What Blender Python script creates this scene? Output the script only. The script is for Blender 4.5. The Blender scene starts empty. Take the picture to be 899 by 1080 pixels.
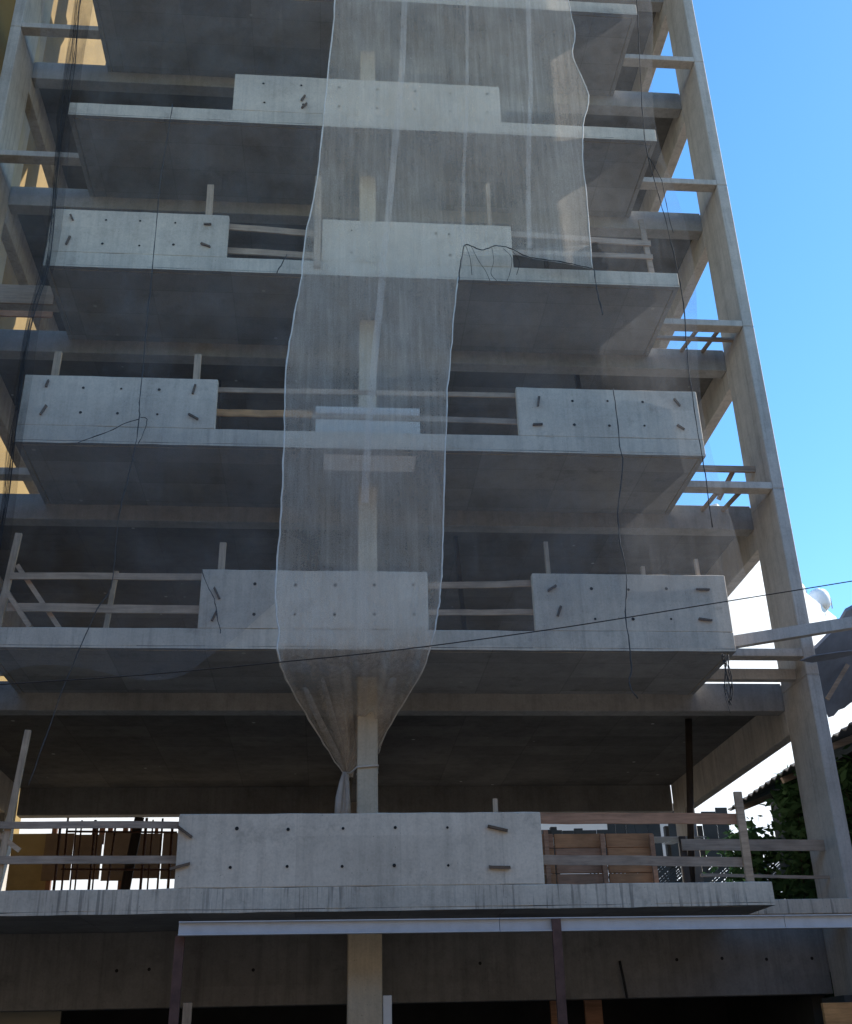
import bpy, bmesh, math, random
from mathutils import Vector, Matrix
EXPOSURE = 1.18
# measured outlines, world metres
NET_LEFT = [(-0.059, 13.22, 18.749), (-0.083, 13.22, 18.025), (-0.132, 13.22, 16.983), (-0.195, 13.22, 15.989), (-0.242, 13.22, 15.146), (-0.286, 13.22, 14.337), (-0.358, 13.22, 13.559), (-0.47, 13.22, 12.81), (-0.508, 13.22, 12.093), (-0.585, 13.22, 11.402), (-0.659, 13.22, 10.737), (-0.678, 13.22, 10.098), (-0.671, 13.22, 9.482), (-0.671, 13.22, 8.742), (-0.672, 13.22, 8.034), (-0.697, 13.22, 7.354), (-0.689, 13.22, 6.831), (-0.641, 13.22, 6.475), (-0.643, 13.22, 6.201), (-0.546, 13.7, 6.038), (-0.361, 14.35, 5.872), (-0.158, 14.75, 5.638), (0.051, 15.0, 5.366), (0.234, 15.089, 5.129)]
NET_RIGHT_UP = [(4.042, 13.22, 19.096), (4.016, 13.22, 18.354), (4.065, 13.22, 17.524), (3.983, 13.22, 16.942), (4.19, 13.22, 16.131), (4.029, 13.22, 15.411), (3.95, 13.22, 14.68), (3.941, 13.22, 13.881), (3.917, 13.22, 13.112), (3.898, 13.22, 12.409)]
NET_RIGHT_LO = [(1.838, 13.22, 12.194), (1.742, 13.22, 11.492), (1.678, 13.22, 10.817), (1.602, 13.22, 10.167), (1.569, 13.22, 9.541), (1.519, 13.22, 8.79), (1.484, 13.22, 8.071), (1.439, 13.22, 7.382), (1.402, 13.22, 6.982), (1.358, 13.22, 6.721), (1.302, 13.22, 6.439), (1.215, 13.417, 6.153), (1.111, 13.834, 6.012), (0.969, 14.35, 5.874), (0.798, 14.72, 5.655), (0.665, 14.923, 5.449)]
BAND1 = [(1.139, 13.22, 18.851), (1.112, 13.22, 18.121), (1.06, 13.22, 16.733), (0.983, 13.22, 15.641), (0.894, 13.22, 14.604), (0.81, 13.22, 13.525), (0.715, 13.22, 12.502), (0.654, 13.22, 11.621), (0.582, 13.22, 10.779), (0.513, 13.22, 9.821), (0.461, 13.22, 9.061), (0.436, 13.22, 8.335)]
BAND2 = [(2.237, 13.22, 18.944), (2.208, 13.22, 18.209), (2.152, 13.22, 16.811), (2.108, 13.22, 15.714), (2.012, 13.22, 14.468), (1.96, 13.22, 13.488), (1.932, 13.22, 12.776)]
BAND3 = [(3.333, 13.22, 19.036), (3.285, 13.22, 18.295), (3.24, 13.22, 17.346), (3.198, 13.22, 16.218), (3.082, 13.22, 14.936), (3.002, 13.22, 13.929), (2.955, 13.22, 12.75)]
TEAR = [(1.832, 13.2, 12.071), (1.891, 13.2, 12.503), (1.96, 13.2, 12.797), (2.075, 13.2, 12.766), (2.203, 13.2, 12.699), (2.306, 13.2, 12.722), (2.396, 13.2, 12.763), (2.541, 13.2, 12.751), (2.685, 13.2, 12.703), (2.896, 13.2, 12.584), (3.126, 13.2, 12.522), (3.385, 13.2, 12.461), (3.645, 13.2, 12.418), (3.892, 13.2, 12.392)]
C_LEFT_SEAM = [(-2.638, 13.2, 15.386), (-2.663, 13.2, 14.575), (-2.699, 13.2, 13.606), (-2.675, 13.2, 12.474), (-2.672, 13.2, 11.642), (-2.666, 13.2, 10.815), (-2.649, 13.2, 10.18), (-2.652, 13.2, 9.795), (-2.629, 13.2, 9.538), (-2.642, 13.2, 9.122), (-2.699, 13.2, 8.545), (-2.761, 13.2, 8.056), (-2.749, 13.2, 7.45), (-2.757, 13.2, 7.059), (-2.89, 13.2, 6.776), (-3.033, 13.2, 6.302), (-3.191, 13.2, 5.724), (-3.33, 13.2, 5.068), (-3.44, 13.2, 4.592)]
C_BRANCH = [(-2.629, 13.2, 9.538), (-2.8, 13.2, 9.473), (-3.012, 13.2, 9.334), (-3.215, 13.2, 9.24), (-3.403, 13.2, 9.147)]
C_BRANCH2 = [(-2.619, 13.2, 9.568), (-2.528, 13.2, 9.541), (-2.549, 13.2, 9.346), (-2.607, 13.2, 9.152)]
C_BUNDLE = [(-4.309, 13.3, 18.019), (-4.31, 13.3, 17.328), (-4.31, 13.3, 16.659), (-4.286, 13.3, 15.801), (-4.268, 13.3, 14.777), (-4.223, 13.3, 13.806), (-4.194, 13.3, 12.881), (-4.201, 13.3, 12.171), (-4.243, 13.3, 11.655), (-4.262, 13.3, 10.991), (-4.259, 13.3, 10.195), (-4.269, 13.3, 9.435), (-4.25, 13.3, 8.85), (-4.207, 13.3, 8.287), (-4.194, 13.3, 7.607)]
C_RIGHT = [(5.278, 13.25, 18.739), (5.231, 13.25, 18.004), (5.161, 13.25, 17.06), (5.052, 13.25, 15.505), (5.048, 13.25, 14.772), (5.103, 13.25, 14.168), (5.153, 13.25, 13.678), (5.205, 13.25, 13.104), (5.244, 13.25, 12.455), (5.253, 13.25, 11.825), (5.198, 13.25, 10.959), (5.174, 13.25, 10.132), (5.178, 13.25, 9.343), (5.184, 13.25, 8.886), (5.175, 13.25, 8.063)]
C_RIGHT2 = [(5.048, 13.25, 14.772), (5.21, 13.25, 14.274), (5.227, 13.25, 13.779), (5.263, 13.25, 13.202)]
C_RIGHT_LOW = [(5.1, 13.3, 6.261), (5.087, 13.3, 6.006), (5.065, 13.3, 5.692), (5.039, 13.3, 5.433)]
C_RIGHT_SEAM = [(3.999, 13.2, 10.227), (4.008, 13.2, 9.908), (3.999, 13.2, 9.285), (4.008, 13.2, 8.983), (3.866, 13.2, 8.245), (3.854, 13.2, 7.75), (3.886, 13.2, 7.323), (3.859, 13.2, 7.067), (3.818, 13.2, 6.801), (3.82, 13.2, 6.347), (3.811, 13.2, 6.03), (3.764, 13.2, 5.818), (3.853, 13.2, 5.634)]
C_SHORT = [(3.92, 13.2, 12.375), (3.922, 13.2, 12.088), (3.947, 13.2, 11.736), (3.971, 13.2, 11.528)]
C_MIDLEFT = [(-1.664, 13.36, 7.389), (-1.577, 13.36, 7.165), (-1.482, 13.36, 6.983), (-1.432, 13.36, 6.75), (-1.371, 13.36, 6.521)]
C_SLAB4 = [(-0.737, 13.36, 12.588), (-0.802, 13.36, 12.423), (-0.88, 13.36, 12.224)]
CABLE = [(-3.273, 9.0, 4.417), (-2.681, 9.0, 4.459), (-1.547, 9.0, 4.544), (-0.38, 9.0, 4.665), (0.339, 9.0, 4.745), (1.074, 9.0, 4.844), (2.081, 9.0, 4.999), (3.39, 9.0, 5.226), (4.748, 9.0, 5.463), (5.514, 9.0, 5.605)]
HOLES = {'1': [(-1.05, 4.125), (-0.453, 4.11), (0.192, 4.116), (0.809, 4.122), (1.431, 4.117), (-1.103, 3.686), (-0.451, 3.69), (0.185, 3.684), (0.793, 3.688), (1.428, 3.682)], '2a': [(-0.981, 7.23), (-0.455, 7.222), (0.062, 7.228), (0.569, 7.234), (1.079, 7.24), (-0.974, 6.809), (-0.455, 6.814), (0.055, 6.818), (0.568, 6.823), (1.084, 6.828)], '2b': [(3.457, 7.213), (3.958, 7.205), (4.478, 7.225), (3.469, 6.783), (3.977, 6.787), (4.489, 6.792)], '3a': [(-3.487, 10.166), (-2.968, 10.166), (-2.445, 10.167), (-3.481, 9.764), (-2.98, 9.763), (-2.438, 9.762)], '3b': [(3.445, 10.15), (3.964, 10.165), (4.484, 10.164), (3.44, 9.751), (3.951, 9.748), (4.467, 9.762)], '4a': [(-3.487, 13.179), (-2.979, 13.186), (-2.452, 13.174), (-3.495, 12.722), (-2.95, 12.711), (-2.448, 12.753)], '4b': [(0.232, 13.156), (0.73, 13.161), (1.541, 13.163), (1.748, 13.154), (0.235, 12.73), (0.727, 12.734), (1.75, 12.744)], '5': [(-1.245, 16.196), (-0.621, 16.195), (0.007, 16.193), (0.638, 16.192), (1.273, 16.191), (1.863, 16.186), (2.49, 16.206), (-1.212, 15.768), (-0.579, 15.767), (0.012, 15.762), (0.636, 15.76), (1.265, 15.779), (1.85, 15.773), (2.47, 15.791)]}
CLEATS = {'1': [((-1.649, 4.086), -0.6), ((-1.675, 3.703), 0.25), ((2.034, 4.101), -0.25), ((2.033, 3.654), -0.03)], '2a': [((-1.459, 7.092), -1.1), ((-1.476, 6.779), 1.2)], '2b': [((2.92, 7.207), 0.6), ((2.997, 6.885), 1.2), ((4.971, 7.216), 0), ((4.95, 6.782), -0.1)], '3a': [((-3.984, 10.214), 1.4), ((-3.98, 9.781), 1.2), ((-1.961, 10.181), 1.4), ((-1.943, 9.73), -0.55)], '3b': [((2.943, 10.119), 1.4), ((2.903, 9.736), 0.05), ((4.993, 10.162), -1.0), ((4.996, 9.744), -0.65)], '4a': [((-3.994, 13.191), -1.1), ((-3.999, 12.752), 1.3), ((-1.966, 13.161), 0), ((-1.969, 12.757), -0.35)], '4b': [], '5': [((-0.582, 15.895), 1.1), ((-0.562, 15.725), 0.9)]}
# ---------------------------------------------------------------- helpers
random.seed(7)
SC = bpy.context.scene
COL = SC.collection

def bm_box(bm, x0, x1, y0, y1, z0, z1, mi=0, rot=None, bev=0.0):
    """axis aligned box; rot = (axis, angle) about its centre"""
    c = Vector(((x0+x1)/2, (y0+y1)/2, (z0+z1)/2))
    r = bmesh.ops.create_cube(bm, size=1.0)
    vs = r['verts']
    m = Matrix.Diagonal((abs(x1-x0), abs(y1-y0), abs(z1-z0), 1))
    if rot: m = Matrix.Rotation(rot[1], 4, rot[0]) @ m
    m = Matrix.Translation(c) @ m
    bmesh.ops.transform(bm, matrix=m, verts=vs)
    fs = {f for v in vs for f in v.link_faces}
    for f in fs: f.material_index = mi
    if bev:
        es = list({e for v in vs for e in v.link_edges})
        g = bmesh.ops.bevel(bm, geom=es, offset=bev, segments=1, affect='EDGES', profile=.5)
        for f in g['faces']: f.material_index = mi
    return vs

def bm_bar(bm, a, b, w, h, mi=0, up=(0, 0, 1)):
    """rectangular bar from a to b (w across, h along up)"""
    a = Vector(a); b = Vector(b); d = (b-a); L = d.length; d.normalize()
    u = Vector(up)
    s = d.cross(u)
    if s.length < 1e-4: s = d.cross(Vector((0, 1, 0)))
    s.normalize(); u = s.cross(d).normalized()
    vs = []
    for p in (a, b):
        for (i, j) in ((-1, -1), (1, -1), (1, 1), (-1, 1)):
            vs.append(bm.verts.new(p + s*(w/2*i) + u*(h/2*j)))
    q = [(0, 1, 2, 3), (7, 6, 5, 4), (0, 4, 5, 1), (1, 5, 6, 2), (2, 6, 7, 3), (3, 7, 4, 0)]
    for f in q:
        F = bm.faces.new([vs[k] for k in f]); F.material_index = mi
    return vs

def bm_tube(bm, pts, r, n=5, mi=0, jitter=0.0):
    pts = [Vector(p) for p in pts]
    rings = []
    for i, p in enumerate(pts):
        d = (pts[min(i+1, len(pts)-1)] - pts[max(i-1, 0)])
        if d.length < 1e-6: d = Vector((0, 0, 1))
        d.normalize()
        s = d.cross(Vector((0, 1, 0)))
        if s.length < 1e-3: s = d.cross(Vector((1, 0, 0)))
        s.normalize(); u = s.cross(d)
        rr = (r[i] if isinstance(r, (list, tuple)) else r) * (1 + random.uniform(-jitter, jitter))
        rings.append([bm.verts.new(p + s*(rr*math.cos(2*math.pi*k/n)) + u*(rr*math.sin(2*math.pi*k/n))) for k in range(n)])
    for A, B in zip(rings, rings[1:]):
        for k in range(n):
            F = bm.faces.new((A[k], A[(k+1) % n], B[(k+1) % n], B[k])); F.material_index = mi; F.smooth = True
    for R in (rings[0], rings[-1]):
        F = bm.faces.new(R); F.material_index = mi

def smooth_pts(pts, k=4):
    """Catmull-Rom through points"""
    P = [Vector(p) for p in pts]
    out = []
    for i in range(len(P)-1):
        p0 = P[max(i-1, 0)]; p1 = P[i]; p2 = P[i+1]; p3 = P[min(i+2, len(P)-1)]
        for j in range(k):
            t = j/k
            out.append(.5*((2*p1) + (p2-p0)*t + (2*p0-5*p1+4*p2-p3)*t*t + (3*p1-p0-3*p2+p3)*t**3))
    out.append(P[-1])
    return out

def origin_world(o):
    m = Vector((0, 0, 0))
    while o is not None:
        m += o.location; o = o.parent
    return m

def obj(name, bm, mats, parent=None, recalc=True):
    if recalc: bmesh.ops.recalc_face_normals(bm, faces=bm.faces[:])
    me = bpy.data.meshes.new(name)
    bm.to_mesh(me); bm.free()
    if not isinstance(mats, (list, tuple)): mats = [mats]
    for m in mats: me.materials.append(m)
    o = bpy.data.objects.new(name, me)
    if parent is not None:
        o.parent = parent; o.location = -origin_world(parent)
    COL.objects.link(o)
    return o

def tag(o, label, cat, group=None):
    o['label'] = label; o['category'] = cat
    if group: o['group'] = group
    return o

def thing(name, loc, label, cat, group=None):
    o = bpy.data.objects.new(name, None); COL.objects.link(o)
    o.location = loc; o.empty_display_size = .2
    return tag(o, label, cat, group)

def struct(o):
    o['kind'] = 'structure'; return o

def NB(): return bmesh.new()

def rough(bm, step=.33, amp=.004):
    xs = [v.co.x for v in bm.verts]; x = min(xs)+step
    while x < max(xs)-.1:
        bmesh.ops.bisect_plane(bm, geom=bm.verts[:]+bm.edges[:]+bm.faces[:], plane_co=(x, 0, 0), plane_no=(1, 0, 0))
        x += step*random.uniform(.6, 1.4)
    for v in bm.verts:
        k = 2.2 if random.random() < .06 else 1
        v.co += Vector((random.uniform(-amp, amp)*.4, abs(random.uniform(-amp, amp))*.6*k, random.uniform(-amp, amp)*k))

# ---------------------------------------------------------------- materials
def new_mat(name):
    m = bpy.data.materials.new(name); m.use_nodes = True
    nt = m.node_tree; nt.nodes.clear()
    return m, nt

def N(nt, t, **kw):
    n = nt.nodes.new(t)
    for k, v in kw.items():
        if k in n.inputs.keys(): n.inputs[k].default_value = v
        else: setattr(n, k, v)
    return n

def pos_scaled(nt, sx, sy, sz):
    g = N(nt, 'ShaderNodeNewGeometry')
    mp = N(nt, 'ShaderNodeMapping'); mp.inputs['Scale'].default_value = (sx, sy, sz)
    nt.links.new(g.outputs['Position'], mp.inputs['Vector'])
    return mp.outputs['Vector']

def noise(nt, vec, scale, detail=4, rough=.6):
    n = N(nt, 'ShaderNodeTexNoise'); n.inputs['Scale'].default_value = scale
    n.inputs['Detail'].default_value = detail; n.inputs['Roughness'].default_value = rough
    nt.links.new(vec, n.inputs['Vector']); return n.outputs['Fac']

def ramp(nt, fac, stops):
    r = N(nt, 'ShaderNodeValToRGB')
    el = r.color_ramp.elements
    while len(el) < len(stops): el.new(.5)
    for e, (p, c) in zip(el, stops):
        e.position = p; e.color = (c[0], c[1], c[2], 1) if hasattr(c, '__len__') else (c, c, c, 1)
    nt.links.new(fac, r.inputs['Fac']); return r.outputs['Color']

def mixc(nt, fac, a, b, mode='MIX'):
    m = N(nt, 'ShaderNodeMix', data_type='RGBA', blend_type=mode)
    for s, v in ((0, fac), (6, a), (7, b)):
        if hasattr(v, 'is_output'): nt.links.new(v, m.inputs[s])
        else: m.inputs[s].default_value = v if s == 0 else (v[0], v[1], v[2], 1)
    return m.outputs[2]

def finish(nt, col, rough=.85, bump=None, bstr=.3, bdist=.02, spec=.3, metal=0.0):
    p = N(nt, 'ShaderNodeBsdfPrincipled')
    p.inputs['Roughness'].default_value = rough
    p.inputs['Specular IOR Level'].default_value = spec
    p.inputs['Metallic'].default_value = metal
    nt.links.new(col, p.inputs['Base Color'])
    if bump is not None:
        b = N(nt, 'ShaderNodeBump'); b.inputs['Strength'].default_value = bstr; b.inputs['Distance'].default_value = bdist
        nt.links.new(bump, b.inputs['Height']); nt.links.new(b.outputs['Normal'], p.inputs['Normal'])
    o = N(nt, 'ShaderNodeOutputMaterial')
    nt.links.new(p.outputs['BSDF'], o.inputs['Surface'])
    return p

def concrete(name, base, var=.16, streak=.25, seam=0.0, tint=(1, 1, 1), drip=0.0, spots=0):
    m, nt = new_mat(name)
    b = [base*t for t in tint]
    P1 = pos_scaled(nt, 1, 1, 1)
    big = noise(nt, P1, .9, 5, .62)
    mid = noise(nt, P1, 4.5, 6, .7)
    fine = noise(nt, P1, 38, 3, .6)
    c = ramp(nt, big, [(.28, [x*(1-var) for x in b]), (.5, b), (.75, [min(1, x*(1+var)) for x in b])])
    mm = ramp(nt, mid, [(.3, 1-var*.9), (.52, 1.0), (.7, 1+var*.35)])
    c = mixc(nt, 1.0, c, mm, 'MULTIPLY')
    ff = ramp(nt, fine, [(.3, .9), (.5, 1.0), (.72, 1.05)])
    c = mixc(nt, 1.0, c, ff, 'MULTIPLY')
    if streak:                        # runs of dirty water, vertical
        ps = pos_scaled(nt, 5.5, 5.5, .32)
        st = noise(nt, ps, 1.6, 5, .7)
        sm = ramp(nt, st, [(.47, 1.0), (.66, 1-streak), (.8, 1-streak*1.5)])
        c = mixc(nt, 1.0, c, sm, 'MULTIPLY')
    if drip:
        ps = pos_scaled(nt, 16, 16, .55)
        st = noise(nt, ps, 1.5, 3, .6)
        pb = noise(nt, P1, .8, 3, .5)
        sm = ramp(nt, st, [(.55, 0.0), (.63, 1.0)])
        pm = ramp(nt, pb, [(.42, 0.0), (.55, 1.0)])
        k = mixc(nt, 1.0, sm, pm, 'MULTIPLY')
        c = mixc(nt, mixc(nt, 1.0, k, (drip, drip, drip), 'MULTIPLY'), c, (.09, .085, .08))
    # dark air-hole specks
    v = N(nt, 'ShaderNodeTexVoronoi'); v.inputs['Scale'].default_value = 9; nt.links.new(P1, v.inputs['Vector'])
    sp = ramp(nt, v.outputs['Distance'], [(.03, .55), (.07, 1.0)])
    c = mixc(nt, 1.0, c, sp, 'MULTIPLY')
    if seam:                          # marks left by the shuttering boards
        g = N(nt, 'ShaderNodeNewGeometry')
        sx = N(nt, 'ShaderNodeSeparateXYZ'); nt.links.new(g.outputs['Position'], sx.inputs[0])
        def lines(sock, step, off, wid):
            a = N(nt, 'ShaderNodeMath', operation='ADD'); nt.links.new(sock, a.inputs[0]); a.inputs[1].default_value = off
            q = N(nt, 'ShaderNodeMath', operation='PINGPONG'); nt.links.new(a.outputs[0], q.inputs[0]); q.inputs[1].default_value = step/2
            return ramp(nt, q.outputs[0], [(0.0, 1-seam), (wid, 1.0)])
        c = mixc(nt, 1.0, c, lines(sx.outputs[0], 1.22, 50.37, .012), 'MULTIPLY')
        c = mixc(nt, 1.0, c, lines(sx.outputs[1], .61, 50.1, .012), 'MULTIPLY')
    if seam:                          # every shuttering sheet left its own tone
        g2 = N(nt, 'ShaderNodeNewGeometry')
        dv = N(nt, 'ShaderNodeVectorMath', operation='MULTIPLY'); nt.links.new(g2.outputs['Position'], dv.inputs[0]); dv.inputs[1].default_value = (1/1.22, 1/.61, 1/1.5)
        ad = N(nt, 'ShaderNodeVectorMath', operation='ADD'); nt.links.new(dv.outputs[0], ad.inputs[0]); ad.inputs[1].default_value = (41.287, 82.12, .31)
        fl = N(nt, 'ShaderNodeVectorMath', operation='FLOOR'); nt.links.new(ad.outputs[0], fl.inputs[0])
        wn = N(nt, 'ShaderNodeTexWhiteNoise', noise_dimensions='3D'); nt.links.new(fl.outputs[0], wn.inputs['Vector'])
        c = mixc(nt, 1.0, c, ramp(nt, wn.outputs['Value'], [(0, 1-.8*seam), (1, 1+.3*seam)]), 'MULTIPLY')
        # damp blotches with a shape of their own
        bl = noise(nt, P1, 2.1, 7, .72)
        c = mixc(nt, 1.0, c, ramp(nt, bl, [(.32, .78), (.42, 1.0)]), 'MULTIPLY')
    if spots:                         # splashes of light mortar
        v2 = N(nt, 'ShaderNodeTexVoronoi'); v2.inputs['Scale'].default_value = 1.7; nt.links.new(P1, v2.inputs['Vector'])
        sp2 = ramp(nt, v2.outputs['Distance'], [(.035, .8), (.06, 0.0)])
        c = mixc(nt, sp2, c, (.55, .54, .52))
    finish(nt, c, .88, mid, .35, .012, .25)
    return m

def wood(name, col, var=.35, along='x'):
    m, nt = new_mat(name)
    sc = {'x': (1.2, 14, 14), 'z': (14, 14, 1.2), 'y': (14, 1.2, 14)}[along]
    pv = pos_scaled(nt, *sc)
    g = noise(nt, pv, 2.2, 5, .7)
    b = noise(nt, pos_scaled(nt, 1, 1, 1), 2.3, 3, .6)
    c = ramp(nt, g, [(.3, [x*(1-var) for x in col]), (.55, col), (.75, [min(1, x*1.15) for x in col])])
    bb = ramp(nt, b, [(.35, .72), (.6, 1.0)])
    c = mixc(nt, 1.0, c, bb, 'MULTIPLY')
    finish(nt, c, .8, g, .3, .004, .25)
    return m

def plain(name, col, rough=.7, var=.2, scale=3.0, metal=0.0, bump=.2, spec=.3):
    m, nt = new_mat(name)
    P1 = pos_scaled(nt, 1, 1, 1)
    n1 = noise(nt, P1, scale, 5, .65)
    c = ramp(nt, n1, [(.3, [x*(1-var) for x in col]), (.55, col), (.78, [min(1, x*(1+var*.6)) for x in col])])
    finish(nt, c, rough, n1, bump, .01, spec, metal)
    return m

M = {}
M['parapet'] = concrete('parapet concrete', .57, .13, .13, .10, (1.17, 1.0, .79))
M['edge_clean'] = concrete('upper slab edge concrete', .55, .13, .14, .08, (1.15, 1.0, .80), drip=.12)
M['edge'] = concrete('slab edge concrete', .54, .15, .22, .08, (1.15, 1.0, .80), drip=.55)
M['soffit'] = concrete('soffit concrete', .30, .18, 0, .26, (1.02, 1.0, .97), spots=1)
M['frame'] = concrete('frame concrete', .45, .16, .22, 0, (1.10, 1.0, .88))
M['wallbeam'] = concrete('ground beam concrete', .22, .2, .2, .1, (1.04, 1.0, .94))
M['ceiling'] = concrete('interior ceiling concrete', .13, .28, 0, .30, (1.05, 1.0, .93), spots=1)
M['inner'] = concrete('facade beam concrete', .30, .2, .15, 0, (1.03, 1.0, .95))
M['colc'] = concrete('centre column concrete', .50, .14, .15, 0, (1.18, 1.0, .74))
M['hole'] = plain('tie hole shadow', (.025, .024, .023), .9)
M['wood'] = wood('weathered pine', (.52, .37, .25))
M['woodz'] = wood('weathered pine upright', (.52, .38, .26), along='z')
M['wood_or'] = wood('fresh orange pine', (.60, .32, .13))
M['wood_red'] = wood('reddish pine', (.46, .25, .15))
M['wood_gr'] = wood('grey timber', (.42, .32, .24))
M['wood_dk'] = wood('dark brown timber', (.07, .055, .045), along='z')  # dark tone keeps the indoor props faint
M['cleat'] = wood('dark timber offcut', (.17, .12, .085))
M['ply'] = wood('brown shuttering ply', (.50, .25, .12), .25)
M['board'] = plain('pale insulation board', (.66, .62, .56), .8, .06, bump=.02)
M['board2'] = plain('pale bare patch', (.85, .80, .76), .85, .08)
M['rust'] = plain('rusty steel', (.14, .065, .04), .75, .4, 8, 0.0)
M['rustz'] = plain('old red oxide steel', (.115, .062, .05), .7, .4, 9)
M['galv'] = plain('galvanised steel', (.50, .54, .58), .45, .12, 6, .35)
M['cord'] = plain('dark netting cord', (.035, .036, .038), .95, .3, 20)
M['cord_grey'] = plain('grey netting cord', (.075, .075, .075), .95, .3, 20)
M['hem'] = plain('pale net hem', (.66, .61, .55), .95, .15, 14)
M['cable'] = plain('black cable', (.02, .02, .022), .6, .2)
M['ochre'] = plain('ochre painted render', (.25, .165, .055), .9, .22, .7)
M['cream'] = plain('cream render', (.42, .37, .27), .9, .12, 1.2)
M['white'] = plain('white painted render', (.82, .82, .80), .85, .04, .6, bump=.05)
M['tank'] = plain('white plastic tank', (.80, .80, .80), .5, .04)
M['brick'] = plain('dusty brown boards', (.085, .058, .04), .9, .3, 2.0)
M['yellow'] = plain('yellow render', (.15, .115, .06), .9, .25, 1.5)
M['roof'] = plain('old fibre cement sheet', (.16, .155, .15), .9, .35, 3)
M['tarp'] = plain('grey blue sheeting', (.20, .22, .26), .8, .3, 2)
M['darkwall'] = plain('dark render', (.07, .068, .062), .9, .35, 1.2)  # plain dark tone for walls, fence boards and lattice
M['opbrick'] = plain('warm brown brick', (.34, .24, .16), .9, .25, 2)
M['asphalt'] = plain('asphalt', (.05, .05, .052), .9, .25, 6)
M['paving'] = plain('grey asphalt pavement', (.11, .108, .105), .9, .2, 3)
M['earth'] = plain('site earth', (.07, .06, .05), .95, .3, 1.5)
M['ptrunk'] = plain('bark', (.10, .075, .055), .95, .3, 9)

def leaf_mat():
    m, nt = new_mat('leaf')
    oi = N(nt, 'ShaderNodeNewGeometry')
    c = ramp(nt, oi.outputs['Random Per Island'], [(0, (.035, .075, .035)), (.5, (.06, .12, .05)), (1, (.10, .17, .07))])
    d = N(nt, 'ShaderNodeBsdfDiffuse'); t = N(nt, 'ShaderNodeBsdfTranslucent')
    nt.links.new(c, d.inputs[0]); nt.links.new(c, t.inputs[0])
    mx = N(nt, 'ShaderNodeMixShader'); mx.inputs[0].default_value = .35
    nt.links.new(d.outputs[0], mx.inputs[1]); nt.links.new(t.outputs[0], mx.inputs[2])
    o = N(nt, 'ShaderNodeOutputMaterial'); nt.links.new(mx.outputs[0], o.inputs[0])
    return m
M['leaf'] = leaf_mat()

def net_mat(name, col, cover, spread, weave=True):
    """fine open mesh: mostly holes, threads that scatter light both ways"""
    m, nt = new_mat(name)
    P1 = pos_scaled(nt, 1, 1, 1)
    n1 = noise(nt, P1, 1.1, 4, .6)
    ps = pos_scaled(nt, 9, 9, .35)
    n2 = noise(nt, ps, 1.7, 4, .65)          # vertical creases
    f1 = ramp(nt, n1, [(.3, cover-spread), (.7, cover+spread)])
    f2 = ramp(nt, n2, [(.35, .84), (.52, 1.0), (.70, 1.22)])
    f = mixc(nt, 1.0, f1, f2, 'MULTIPLY')
    gr = noise(nt, P1, 75, 2, .5)            # uneven weave
    f = mixc(nt, 1.0, f, ramp(nt, gr, [(.35, .84), (.5, 1.0), (.65, 1.16)]), 'MULTIPLY')
    lg = noise(nt, pos_scaled(nt, 1, 1, .45), .75, 4, .7)
    f = mixc(nt, 1.0, f, ramp(nt, lg, [(.3, .72), (.5, 1.0), (.7, 1.28)]), 'MULTIPLY')
    # small tears / specks
    v = N(nt, 'ShaderNodeTexVoronoi'); v.inputs['Scale'].default_value = 2.6; nt.links.new(P1, v.inputs['Vector'])
    sp = ramp(nt, v.outputs['Distance'], [(.02, 1.6), (.045, 1.0)])
    f = mixc(nt, 1.0, f, sp, 'MULTIPLY')
    d = N(nt, 'ShaderNodeBsdfDiffuse'); t = N(nt, 'ShaderNodeBsdfTranslucent')
    d.inputs[0].default_value = (*col, 1); t.inputs[0].default_value = (*col, 1)
    mx = N(nt, 'ShaderNodeMixShader'); mx.inputs[0].default_value = .45
    nt.links.new(d.outputs[0], mx.inputs[1]); nt.links.new(t.outputs[0], mx.inputs[2])
    tr = N(nt, 'ShaderNodeBsdfTransparent')
    m2 = N(nt, 'ShaderNodeMixShader')
    nt.links.new(f, m2.inputs[0]); nt.links.new(tr.outputs[0], m2.inputs[1]); nt.links.new(mx.outputs[0], m2.inputs[2])
    o = N(nt, 'ShaderNodeOutputMaterial'); nt.links.new(m2.outputs[0], o.inputs[0])
    return m
M['net'] = net_mat('debris net', (.92, .82, .71), .37, .05)
M['band'] = net_mat('net seam band', (.85, .78, .71), .42, .06)
M['darknet'] = net_mat('old dark netting', (.05, .05, .055), .30, .18)
M['veil'] = net_mat('fine grey netting', (.34, .34, .35), .17, .11)

# ---------------------------------------------------------------- levels
Z = {1: 3.190, 2: 6.346, 3: 9.283, 4: 12.282, 5: 15.310, 6: 18.346, 7: 21.35, 8: 24.35, 9: 27.35, 10: 30.35}  # top storeys out of view, added to keep sun off the ochre wall
YF, YC, YB, YR = 13.435, 14.387, 15.309, 21.2     # balcony edge, column front, frame line, rear line
XL, XR = -4.307, 5.310                            # balcony ends
CL, CR = -5.669, 6.647                            # inner faces of the end columns
TH = .268                                         # balcony slab edge
PT = 1.085                                        # top of the concrete parapets above slab underside

# ---------------------------------------------------------------- ground
bm = NB(); bm_box(bm, -400, 400, -400, 600, -.3, -.004)
g = struct(obj('ground', bm, M['earth']))
bm = NB(); bm_box(bm, -400, 400, -3.0, 6.2, -.2, 0.0)
struct(obj('road', bm, M['asphalt']))
bm = NB(); bm_box(bm, -400, 400, 6.2, 6.35, -.2, .13, bev=.01); bm_box(bm, -400, 400, 6.353, 12.2, -.2, .126)
struct(obj('pavement', bm, M['paving']))

# ---------------------------------------------------------------- the concrete building
B = thing('concrete_building', (0.5, 18.2, 0), 'unfinished bare concrete apartment block with stepped balcony slabs and open floors', 'building')

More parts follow.
